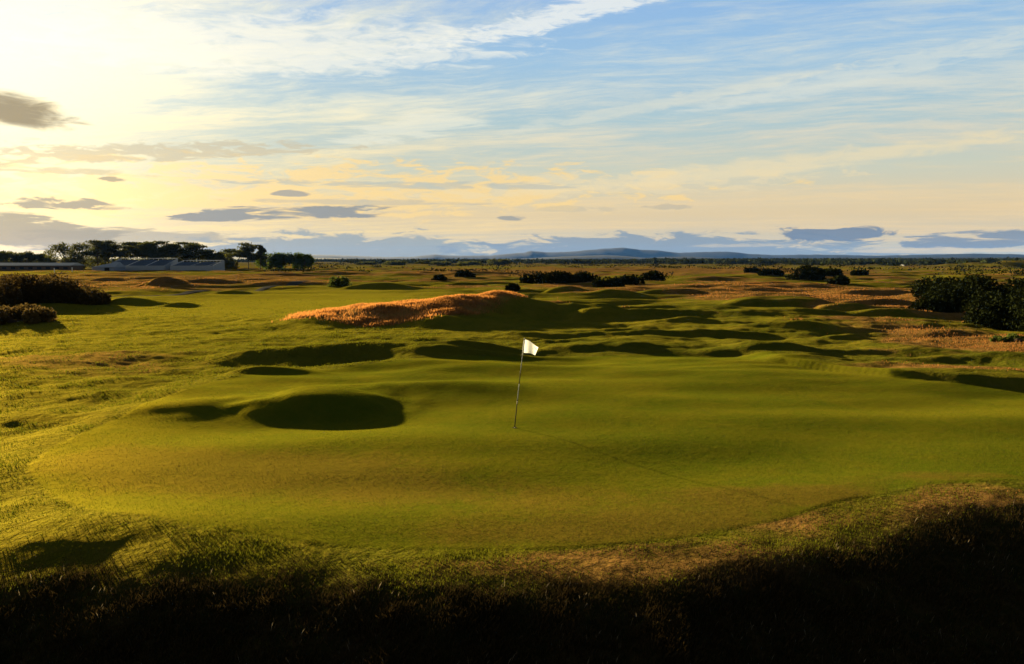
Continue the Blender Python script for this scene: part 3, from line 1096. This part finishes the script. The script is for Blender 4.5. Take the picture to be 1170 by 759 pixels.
def tree(px, wpx, top, base, kind, label, group, dist=330, mat=None, lean=0.0, seed=0, dz=0.0, name=None):
    """Tree standing dist metres off; width in photo pixels, top and base as photo heights."""
    rg = np.random.default_rng(abs(seed + int(px * 13)))
    x0 = x_at(px, base, dist)
    z = H(x0, dist)
    W = wpx / F * dist * (1.25 if kind == 'pine' else 1.3)
    Hh = CAM_Z - tan_at(top) * dist - z
    root = empty(name or ('pine_tree' if kind == 'pine' else 'broadleaf_tree'), (x0, dist, z))
    leanm = lean / F * dist
    cs_, rs = [], []
    tr = MB()
    r0 = 0.05 * Hh ** 0.9 * 0.5
    if kind == 'pine':
        tr.tube([(0, 0, -0.5), (leanm * 0.15, 0, Hh * 0.3), (leanm * 0.5, 0.1, Hh * 0.6), (leanm, 0, Hh * 0.9)], [r0, r0 * 0.8, r0 * 0.6, r0 * 0.25], 7)
        nl = rg.integers(7, 11)
        for i in range(nl):
            t_ = 0.48 + 0.52 * (i + rg.random() * 0.6) / nl
            wd = W * (0.22 + 0.16 * math.sin(min(t_, 1) * math.pi * 0.9))
            c = (leanm * t_ ** 1.5 + rg.uniform(-0.36, 0.36) * W * (1.15 - 0.5 * abs(t_ - 0.8)), rg.uniform(-0.3, 0.3) * W, Hh * min(t_, 0.95))
            rz = Hh * rg.uniform(0.045, 0.085)
            cs_.append(c); rs.append((wd * rg.uniform(0.7, 1.1), wd * rg.uniform(0.7, 1.1), rz))
            b0 = Vector((leanm * (t_ * 0.8) ** 1.5, 0, Hh * t_ * 0.86))
            tr.tube([b0, b0.lerp(Vector(c), 0.6) + Vector((0, 0, -0.1)), c], [r0 * 0.4, r0 * 0.28, r0 * 0.12], 5)
        n = 3600
    elif kind == 'round':
        tr.tube([(0, 0, -0.5), (0, 0, Hh * 0.25), (leanm * 0.5, 0, Hh * 0.5), (leanm, 0, Hh * 0.85)], [r0 * 1.3, r0, r0 * 0.7, r0 * 0.25], 7)
        for i in range(26):
            a = rg.uniform(0, 2 * math.pi); el_ = rg.uniform(-1.2, 1.45)
            c = (leanm + math.cos(a) * math.cos(el_) * W * 0.34, math.sin(a) * math.cos(el_) * W * 0.34, Hh * (0.47 + 0.39 * math.sin(el_)))
            q = rg.uniform(0.13, 0.2)
            cs_.append(c); rs.append((W * q, W * q, min(W * q, Hh * 0.16)))
            tr.tube([(leanm * 0.3, 0, Hh * 0.3), Vector(c) * 0.6 + Vector((0, 0, Hh * 0.15)), c], [r0 * 0.5, r0 * 0.3, r0 * 0.1], 5)
        n = 4200
    else:   # bushy, leafy to the ground
        tr.tube([(0, 0, -0.5), (0, 0, Hh * 0.5), (leanm, 0, Hh * 0.9)], [r0, r0 * 0.7, r0 * 0.2], 6)
        for i in range(14):
            t_ = rg.uniform(0.12, 0.9)
            q = rg.uniform(0.14, 0.22)
            c = (rg.uniform(-0.36, 0.36) * W, rg.uniform(-0.4, 0.4) * W, Hh * t_)
            cs_.append(c); rs.append((W * q, W * q, min(W * q * 1.2, Hh * (1 - t_) + 0.4)))
            tr.tube([(0, 0, Hh * t_ * 0.6), c], [r0 * 0.4, r0 * 0.1], 5)
        n = 3000
    P = shell_points(cs_, rs, n, rg, 0.25)
    P = P[P[:, 2] > 0]
    v, fc = leaf_cloud(P, dist / 800.0 * 0.75, rg)
    link('crown', mesh_from('crown', v, fc, 4), mat or (M_pine if kind == 'pine' else M_broad), root)
    link('trunk', tr.mesh('trunk', True), M_bark, root)
    tag(root, label, 'tree', group)
    return root


GT = 'trees in the belt behind the grandstands'
tree(-14, 44, 287, 308, 'round', 'hazy round tree cut by the left edge behind the long pavilion', GT, 340)
tree(8, 30, 286, 308, 'round', 'small rounded tree nearest the left edge behind the long pavilion', GT, 345)
tree(31, 26, 287, 308, 'round', 'low rounded tree, left one of the pair behind the pavilion', GT, 350)
tree(46, 22, 290, 308, 'round', 'lower rounded tree, right one of the pair behind the pavilion', GT, 352)
tree(74, 34, 277, 308, 'round', 'large dense round tree at the left end of the tall tree belt', GT, 345)
tree(96, 34, 277, 308, 'round', 'large dense round tree just left of the first tall pines', GT, 350)
pines = [(112, 26, 275, 'tall pine next to the big round trees'), (125, 24, 276, 'pine with gaps in its crown above the left end of the grandstand'),
         (137, 24, 275.5, 'pine rising over the upper corner of the left grandstand'), (150, 24, 277, 'pine over the middle of the left grandstand'),
         (163, 24, 276, 'pine over the white aisle of the left grandstand'), (176, 22, 277.5, 'pine over the right half of the left grandstand'),
         (188, 26, 276, 'broad flat topped pine above the gap between the grandstands'), (201, 24, 276.5, 'flat topped pine left above the low grandstand'),
         (214, 24, 278, 'flat topped pine above the middle of the low grandstand'), (227, 28, 279, 'flat topped pine whose top spreads right above the low grandstand'),
         (241, 22, 286, 'short pine right of the low grandstand')]
for i, (px, wd, tp, lb) in enumerate(pines):
    tree(px, wd, tp, 309, 'pine', lb, GT, 335 + (i * 37) % 23, seed=i)
for i, (px, wd, tp, lb) in enumerate([(118, 30, 281, 'bushy tree filling in under the first tall pines'), (145, 30, 282, 'bushy tree under the pines behind the left grandstand'), (170, 30, 284, 'bushy tree under the pines at the right of the left grandstand'),
                                   (196, 30, 285, 'bushy tree under the flat topped pines between the grandstands'), (222, 30, 288, 'bushy tree under the pines behind the low grandstand'), (250, 30, 289, 'low bushy tree right of the low grandstand')]):
    tree(px, wd, tp, 309, 'bushy', lb, GT, 362, M_broad, seed=i)
tree(270, 26, 278, 310, 'pine', 'wind bent pine leaning right at the end of the belt', GT, 330, lean=12, seed=3)
tree(262, 20, 287, 310, 'bushy', 'dense bushy tree at the foot of the wind bent pine', GT, 338, M_broad)
tree(284, 16, 284, 310, 'pine', 'thin pine with a drooping crown right of the wind bent pine', GT, 332, seed=9)
tree(298, 9, 281, 309, 'pine', 'slender pine with a small tuft for a crown', GT, 334, seed=12)
for i, (px, wd, tp, lb) in enumerate([(304, 18, 290, 'bright green tree at the left end of the small wood'), (315, 18, 289.5, 'bright green tree second from the left in the small wood'), (326, 18, 290, 'green tree in the middle of the small wood'),
                                   (337, 18, 289.5, 'green tree second from the right in the small wood'), (348, 16, 291, 'green tree with spiky top at the right end of the small wood')]):
    tree(px, wd, tp, 308, 'bushy', lb, 'trees of the small wood right of the pines', 345, M_hedge, seed=i)
# far scattered trees
tree(483, 12, 298.5, 304.5, 'pine', 'lone umbrella shaped pine far off on the skyline', None, 560, seed=2)
GF = 'distant trees on the skyline'
for i, (px, wd, tp, lb) in enumerate([(452, 22, 299, 'low dark distant tree left of the lone umbrella pine'), (505, 24, 299.5, 'low dark distant tree right of the lone umbrella pine'), (536, 22, 299.5, 'low dark distant tree above the small domed bush'),
                                   (569, 20, 296.8, 'square topped distant dark clump left of centre'), (420, 20, 300, 'low dark distant tree right of the small wood')]):
    tree(px, wd, tp, 303, 'bushy', lb, GF, 620 + 15 * i, M_pine, seed=i)


# far-off wood that reads as one mass
def far_wood():
    rg = np.random.default_rng(77)
    pts = []; sz = []
    for (p0, p1, d0, d1, top, n) in [(735, 1400, 1300, 2300, 296.3, 1500), (360, 735, 1500, 2500, 298.6, 700), (640, 1350, 800, 1100, 299.3, 420), (900, 1300, 560, 750, 300.3, 110), (-300, 360, 1300, 1900, 297.5, 300), (-300, 60, 900, 1300, 297.5, 160), (400, 640, 900, 1100, 300.5, 70)]:
        for i in range(n):
            px = rg.uniform(p0, p1); d = rg.uniform(d0, d1)
            x0 = x_at(px, 300, d)
            zt = (CAM_Z - tan_at(top) * d) * rg.uniform(0.72, 1.04) * (1 + 0.12 * math.sin(px * 0.043 + d * 0.01))
            zt = max(zt, 3.0)
            r_ = rg.uniform(3.5, 7.5) * (d / 1800) ** 0.5
            m_ = 14
            c = np.stack([x0 + rg.normal(size=m_) * r_ * 0.8, d + rg.normal(size=m_) * r_ * 0.8, rg.uniform(0.1, 1, m_) * zt], 1)
            pts.append(c); sz.append(np.full(m_, r_ * 0.75))
    P = np.concatenate(pts); S = np.concatenate(sz)
    v, fc = leaf_cloud(P, 1.0, rg)
    v = v.reshape(-1, 4, 3)
    v = P[:, None] + (v - P[:, None]) * S[:, None, None] * 0.9
    v[:, :, 2] = np.maximum(v[:, :, 2], -2)
    o = link('far_wood', mesh_from('far_wood', v.reshape(-1, 3), fc, 4), M_farwood)
    tag(o, 'dark band of distant woodland below the blue hills', 'woodland', kind='stuff')


far_wood()

# scattered gorse scrub far out, countless
def far_scrub():
    rg = np.random.default_rng(78)
    pts = []
    n = 0
    while n < 420:
        d = math.exp(rg.uniform(math.log(170), math.log(900)))
        px = rg.uniform(300, 1300)
        x0 = x_at(px, 305, d)
        if fbm(np.array([x0 / 60]), np.array([d / 60]), 300, 3)[0] < 0.10:
            n += 0.2
            continue
        z = H(x0, d)
        m_ = 26
        w_ = rg.uniform(1.5, 5) * (1 + d / 700); h_ = rg.uniform(0.6, 1.5)
        pts.append(np.concatenate([np.stack([x0 + rg.normal(size=m_) * w_ * 0.5, d + rg.normal(size=m_) * w_ * 0.4, z + rg.random(m_) * h_], 1), np.full((m_, 1), 0.2 + d / 1500)], 1))
        n += 1
    P = np.concatenate(pts)
    v, fc = leaf_cloud(P[:, :3], 1.0, rg)
    v = v.reshape(-1, 4, 3)
    v = P[:, None, :3] + (v - P[:, None, :3]) * P[:, None, 3:4]
    o = link('far_scrub', mesh_from('far_scrub', v.reshape(-1, 3), fc, 4), M_gorse)
    tag(o, 'low dark scrub dotted over the distant links', 'scrub', kind='stuff')


far_scrub()

# ------------------------------------------------------------------ grandstands and pavilion
M_white = simple_mat('white_paint', (0.75, 0.75, 0.74), 0.5, 0.05)
M_seat = simple_mat('blue_seats', (0.075, 0.105, 0.16), 0.6, 0.2)
M_deck = simple_mat('grey_deck', (0.22, 0.24, 0.27), 0.8, 0.2)
M_sheet = simple_mat('grey_sheeting', (0.30, 0.32, 0.34), 0.7, 0.15)
M_steel = simple_mat('scaffold_steel', (0.35, 0.36, 0.37), 0.45, 0.1, metallic=0.6)
M_brown = simple_mat('brown_wall', (0.11, 0.075, 0.05), 0.9, 0.25)
M_roof = simple_mat('pale_roof', (0.34, 0.35, 0.34), 0.7, 0.15)
M_glass = simple_mat('dark_window', (0.02, 0.025, 0.03), 0.15, 0.1)


def grandstand(px0, px1, ytop, ybase, dist, aisles, label, rows=10, gap=True):
    x0, x1 = x_at(px0, ybase, dist), x_at(px1, ybase, dist)
    L = x1 - x0
    cx_ = (x0 + x1) / 2
    z = H(cx_, dist)
    top = CAM_Z - tan_at(ytop) * (dist + 8) - z
    base = 1.2
    root = empty('grandstand', (cx_, dist, z))
    dpt = 11.0
    hs = (top - base) / rows
    tier = MB()
    prof = [(0, -0.6), (0, base)]
    for i in range(rows):
        yy = dpt * i / rows
        prof += [(yy, base + hs * i), (yy, base + hs * (i + 1))] if i else [(0, base + hs)]
    prof += [(dpt, top), (dpt, -0.6)]
    tier.prism(prof, -L / 2, L / 2)
    link('tier', tier.mesh('tier'), M_deck, root)
    # seat rows between the aisles
    edges = [0.0] + sum([[a - 0.012, a + 0.012] for a in aisles], []) + [1.0]
    for k in range(0, len(edges), 2):
        a, b = edges[k], edges[k + 1]
        m_ = MB()
        for i in range(rows):
            yy = dpt * (i + 0.15) / rows
            zz = base + hs * (i + 1)
            m_.box(-L / 2 + a * L + 0.35, -L / 2 + b * L - 0.35, yy + 0.05, yy + 0.5, zz + 0.01, zz + 0.30)
            m_.box(-L / 2 + a * L + 0.35, -L / 2 + b * L - 0.35, yy + 0.502, yy + 0.6, zz + 0.01, zz + 0.48)
        for xe in (-L / 2 + a * L + 0.6, -L / 2 + b * L - 0.6):
            m_.tube([(xe, dpt * 0.15 / rows + 0.25, base + hs + 0.15), (xe, dpt * (rows - 0.85) / rows + 0.25, base + hs * rows + 0.15)], [0.05, 0.05], 6)
        link('seat_block', m_.mesh('seat_block'), M_seat, root)
    for a in aisles:
        m_ = MB()
        for i in range(rows):
            yy = dpt * i / rows
            zz = base + hs * (i + 1)
            m_.box(-L / 2 + a * L - 0.45, -L / 2 + a * L + 0.45, yy - 0.004, yy + dpt / rows - 0.02, zz + 0.005, zz + 0.12)
        link('aisle_steps', m_.mesh('aisle_steps'), M_white, root)
    fb = MB(); fb.box(-L / 2 - 0.3, L / 2 + 0.3, -0.35, -0.05, -0.6, base + 0.5)
    link('front_panel', fb.mesh('front_panel'), M_sheet, root)
    rl = MB()
    rl.tube([(-L / 2, dpt - 0.1, top + 1.0), (L / 2, dpt - 0.1, top + 1.0)], [0.07, 0.07], 6)
    for i in range(13):
        xx = -L / 2 + L * i / 12
        rl.tube([(xx, dpt - 0.1, top - 0.1), (xx, dpt - 0.1, top + 1.0)], [0.05, 0.05], 6)
    link('guard_rail', rl.mesh('guard_rail'), M_white, root)
    for s in (-1, 1):
        sp = MB()
        sp.prism([(-0.05, -0.6), (-0.05, base + 0.6), (dpt + 0.2, top + 1.0), (dpt + 0.2, -0.6)], s * (L / 2 + 0.05), s * (L / 2 + 0.25))
        link('side_panel', sp.mesh('side_panel'), M_sheet, root)
    tag(root, label, 'grandstand', 'grandstands under the pines')
    return root


gs1 = grandstand(122, 188, 298.4, 310, 285, [0.34, 0.67], 'taller blue seated grandstand with white aisle steps under the pines', 10)
# entrance ramp tent on its left end
def marquee(px0, px1, ytop, ybase, dist, label):
    x0, x1 = x_at(px0, ybase, dist), x_at(px1, ybase, dist)
    cx_ = (x0 + x1) / 2; L = x1 - x0
    z = H(cx_, dist)
    top = CAM_Z - tan_at(ytop) * dist - z
    root = empty('marquee', (cx_, dist, z))
    rf = MB()
    rf.add([(-L / 2, -4, 1.3), (L / 2, -4, 1.3), (L / 2, 4, 1.3), (-L / 2, 4, 1.3), (L * 0.32, 0, top), (L * 0.48, 0, top)],
           [(0, 1, 5, 4), (1, 2, 5), (2, 3, 4, 5), (3, 0, 4), (0, 3, 2, 1)])
    link('roof', rf.mesh('roof'), M_sheet, root)
    wl = MB(); wl.box(-L / 2 + 0.2, L / 2 - 0.2, -3.8, 3.8, -0.6, 1.297)
    wlo = link('wall', wl.mesh('wall'), M_deck, root)
    dr_ = MB(); dr_.box(L * 0.05, L * 0.25, -3.86, -3.8, -0.3, 1.1)
    link('door', dr_.mesh('door'), M_glass, root)
    tag(root, label, 'tent')


marquee(111, 138, 299.5, 309.5, 279, 'grey peaked marquee against the left end of the tall grandstand')
grandstand(196, 243, 300.8, 309.5, 283, [0.45, 0.86], 'lower blue seated grandstand right of the tall one', 7)


def pavilion():
    d = 290
    x0, x1 = x_at(-60, 308, d), x_at(80, 308, d)
    L = x1 - x0; cx_ = (x0 + x1) / 2
    z = H(cx_, d)
    eave = CAM_Z - tan_at(303.6) * d - z
    top = CAM_Z - tan_at(300.3) * (d + 4) - z
    root = empty('pavilion', (cx_, d, z))
    wl = MB(); wl.box(-L / 2, L / 2, 0, 9, -0.8, eave)
    link('wall', wl.mesh('wall'), M_brown, root)
    rf = MB(); rf.prism([(-0.6, eave + 0.003), (4.5, top), (9.6, eave + 0.003)], -L / 2 - 0.5, L / 2 + 0.5)
    link('roof', rf.mesh('roof'), M_roof, root)
    n = 14
    for i in range(n):
        xx = -L / 2 + L * (i + 0.5) / n
        wn = MB(); wn.box(xx - 0.8, xx + 0.8, -0.06, 0.0, 0.7, eave - 0.5)
        wo_ = link('window', wn.mesh('window'), M_glass, root)
        fr = MB()
        for a, b, c_, e_ in ((-0.9, -0.8, 0.6, eave - 0.4), (0.8, 0.9, 0.6, eave - 0.4), (-0.8, 0.8, 0.6, 0.7), (-0.8, 0.8, eave - 0.5, eave - 0.4)):
            fr.box(xx + a, xx + b, -0.09, -0.003, c_, e_)
        link('frame', fr.mesh('frame'), M_brown, wo_)
    tag(root, 'long low brown pavilion with a pale roof at the far left', 'building')


pavilion()

# white marker posts near the pavilion
for i, (px, lb) in enumerate([(62, 'white marker post, left of two before the pavilion'), (82.5, 'white marker post, right of two before the pavilion')]):
    d = 250
    x0 = x_at(px, 309, d); z = H(x0, d)
    m_ = MB(); m_.tube([(0, 0, -0.2), (0, 0, 1.5), (0, 0, 1.6)], [0.13, 0.13, 0.06], 8)
    o = link('marker_post', m_.mesh('marker_post', False), M_white, None, (x0, d, z))
    tag(o, lb, 'post', 'white marker posts')


def cottage(px, py, wpx, d, label):
    x0 = x_at(px, py, d); z = H(x0, d)
    W = wpx / F * d
    root = empty('cottage', (x0, d, z))
    zb = CAM_Z - tan_at(py) * d - z
    h = W * 0.15
    wl = MB(); wl.prism([(0, -0.5), (0, zb + h), (3, zb + h + 0.5), (6, zb + h), (6, -0.5)], -W / 2, W / 2)
    link('wall', wl.mesh('wall'), simple_mat('limewash', (0.12, 0.118, 0.11), 0.9), root)
    rf = MB(); rf.prism([(-0.3, zb + h), (3, zb + h + 0.68), (6.3, zb + h), (3, zb + h + 0.54)], -W / 2 - 0.2, W / 2 + 0.2)
    link('roof', rf.mesh('roof'), simple_mat('slate', (0.12, 0.12, 0.13), 0.8), root)
    tag(root, label, 'house', 'far white cottages')


cottage(1022.5, 311, 2.6, 420, 'tiny bright white cottage out on the links right of centre')
cottage(1034, 303.5, 1.8, 560, 'smaller white cottage further back near the woodland')

# ------------------------------------------------------------------ flagstick, flag and hole
def build_flag():
    bx_, by_ = ground_at(588, 489, 0)
    z = H(bx_, by_)
    for _ in range(6):
        bx_, by_ = ground_at(588, 489, z); z = H(bx_, by_)
    root = empty('flagstick', (bx_, by_, z))
    Ht = 2.14
    lean = Vector((0.235, 0.0, 0))

    def P(h):
        return Vector((lean.x * h / Ht * (0.85 + 0.15 * h / Ht), 0, h))
    white = simple_mat('pole_white', (0.42, 0.42, 0.38), 0.35, 0.05)
    black = simple_mat('pole_black', (0.015, 0.015, 0.015), 0.4, 0.1)

    def rad(h):
        return 0.0122 - 0.004 * h / Ht
    for (a, b, mt, nm) in [(-0.12, 0.015, white, 'ferrule'), (0.015, 0.69, black, 'black_band'), (0.69, 1.08, white, 'white_band'), (1.08, 1.40, black, 'black_band'), (1.40, 2.14, white, 'white_band')]:
        m_ = MB()
        hs = np.linspace(a, b, 6)
        m_.tube([P(h) for h in hs], [rad(h) for h in hs], 12)
        link(nm, m_.mesh(nm, True), mt, root)
    kn = MB(); kn.tube([P(2.14), P(2.16), P(2.185)], [0.014, 0.02, 0.008], 10)
    link('finial', kn.mesh('finial', True), white, root)
    # cloth, blown to the right, outer edge drooping
    flag = MB()
    nu, nv = 22, 14
    W = 0.345
    vs = []
    for i in range(nu + 1):
        u_ = i / nu
        for j in range(nv + 1):
            v_ = j / nv            # 0 bottom 1 top
            hb, htp = 1.835, 2.15
            a = P(hb + (htp - hb) * v_)
            wl = W * (1 - 0.13 * (1 - v_))
            xx = a.x + 0.012 + wl * u_ * 0.93
            drop = -0.13 * u_ * (0.25 + 0.95 * v_) + 0.02 * math.sin(u_ * 5) - 0.018 * (1 - v_) * math.sin(u_ * 6.0)
            yy = 0.045 * math.sin(u_ * 5.5 + v_ * 1.2) * u_ ** 0.5 - 0.10 * u_
            zz = a.z + drop * 1.0
            vs.append((xx, yy, zz))
    fs = [(i * (nv + 1) + j, (i + 1) * (nv + 1) + j, (i + 1) * (nv + 1) + j + 1, i * (nv + 1) + j + 1) for i in range(nu) for j in range(nv)]
    flag.add(vs, fs)
    m, t, out = new_mat('flag_cloth')
    d = t.new('ShaderNodeBsdfDiffuse'); d.inputs[0].default_value = (0.82, 0.82, 0.76, 1)
    tr = t.new('ShaderNodeBsdfTranslucent'); tr.inputs[0].default_value = (0.80, 0.80, 0.72, 1)
    mx = t.new('ShaderNodeMixShader'); mx.inputs[0].default_value = 0.30
    tcn = t.new('ShaderNodeTexCoord')
    wv = t.noise(tcn.outputs['Object'], 160, 2, 0.5)
    bp = t.new('ShaderNodeBump'); bp.inputs['Strength'].default_value = 0.15; bp.inputs['Distance'].default_value = 0.002
    t.put(bp.inputs['Height'], wv); t.put(d.inputs['Normal'], bp.outputs[0])
    t.put(mx.inputs[1], d.outputs[0]); t.put(mx.inputs[2], tr.outputs[0]); t.put(out.inputs[0], mx.outputs[0])
    fo = link('flag', flag.mesh('flag', True), m, root)
    # small dark emblem near the upper outer corner
    em = MB()

    def at(u_, v_):
        i, j = int(round(u_ * nu)), int(round(v_ * nv))
        return Vector(vs[i * (nv + 1) + j]) + Vector((0, -0.004, 0))
    for a, b in (((0.72, 0.86), (0.78, 0.79)), ((0.80, 0.79), (0.90, 0.72))):
        p, q = at(*a), at(*b)
        em.add([p, q, q + Vector((0, 0, -0.024)), p + Vector((0, 0, -0.024))], [(0, 1, 2, 3)])
    link('emblem', em.mesh('emblem'), simple_mat('emblem_ink', (0.06, 0.06, 0.08), 0.8), fo)
    # hem sleeve round the pole
    hm = MB(); hm.tube([P(1.775), P(1.95), P(2.125)], [0.017, 0.017, 0.016], 10)
    link('sleeve', hm.mesh('sleeve', True), m, root)
    tag(root, 'black and white banded flagstick with a pale flag, leaning on the green', 'flagstick')
    # hole
    hr = empty('golf_hole', (bx_, by_, z))
    rim = MB()
    n = 28
    vs2, fs2 = [], []
    for k in range(n):
        a = 2 * math.pi * k / n
        for r_, zz in ((0.052, -0.04), (0.052, 0.006), (0.060, 0.006), (0.060, -0.04)):
            vs2.append((r_ * math.cos(a), r_ * math.sin(a), zz))
    for k in range(n):
        k2 = (k + 1) % n
        for q in range(4):
            q2 = (q + 1) % 4
            fs2.append((k * 4 + q, k2 * 4 + q, k2 * 4 + q2, k * 4 + q2))
    rim.add(vs2, fs2)
    link('rim', rim.mesh('rim'), simple_mat('hole_soil', (0.03, 0.025, 0.015), 0.9), hr)
    fl = MB(); fl.tube([(0, 0, -0.03), (0, 0, 0.004)], [0.0515, 0.0515], 28)  # solid dark disc, its colour stands in for the shade inside the hole
    link('hole_shade_disc', fl.mesh('hole_shade_disc'), simple_mat('hole_shade', (0.01, 0.01, 0.01), 0.9), hr)
    tag(hr, 'dark round hole in the green at the foot of the flagstick', 'golf hole')


build_flag()

# ------------------------------------------------------------------ haze
HAZE = 1.9e-5
if HAZE:
    m, t, out = new_mat('haze')
    pv = t.new('ShaderNodeVolumePrincipled')
    pv.inputs['Color'].default_value = (0.09, 0.26, 0.80, 1)
    pv.inputs['Density'].default_value = HAZE
    pv.inputs['Anisotropy'].default_value = 0.0
    t.put(out.inputs['Volume'], pv.outputs[0])
    hb = MB(); hb.box(-12500, 12500, -12500, 12500, -12, 190)
    o = link('haze', hb.mesh('haze'), m)
    tag(o, 'thin blue air between the links and the far hills', 'haze', kind='stuff')
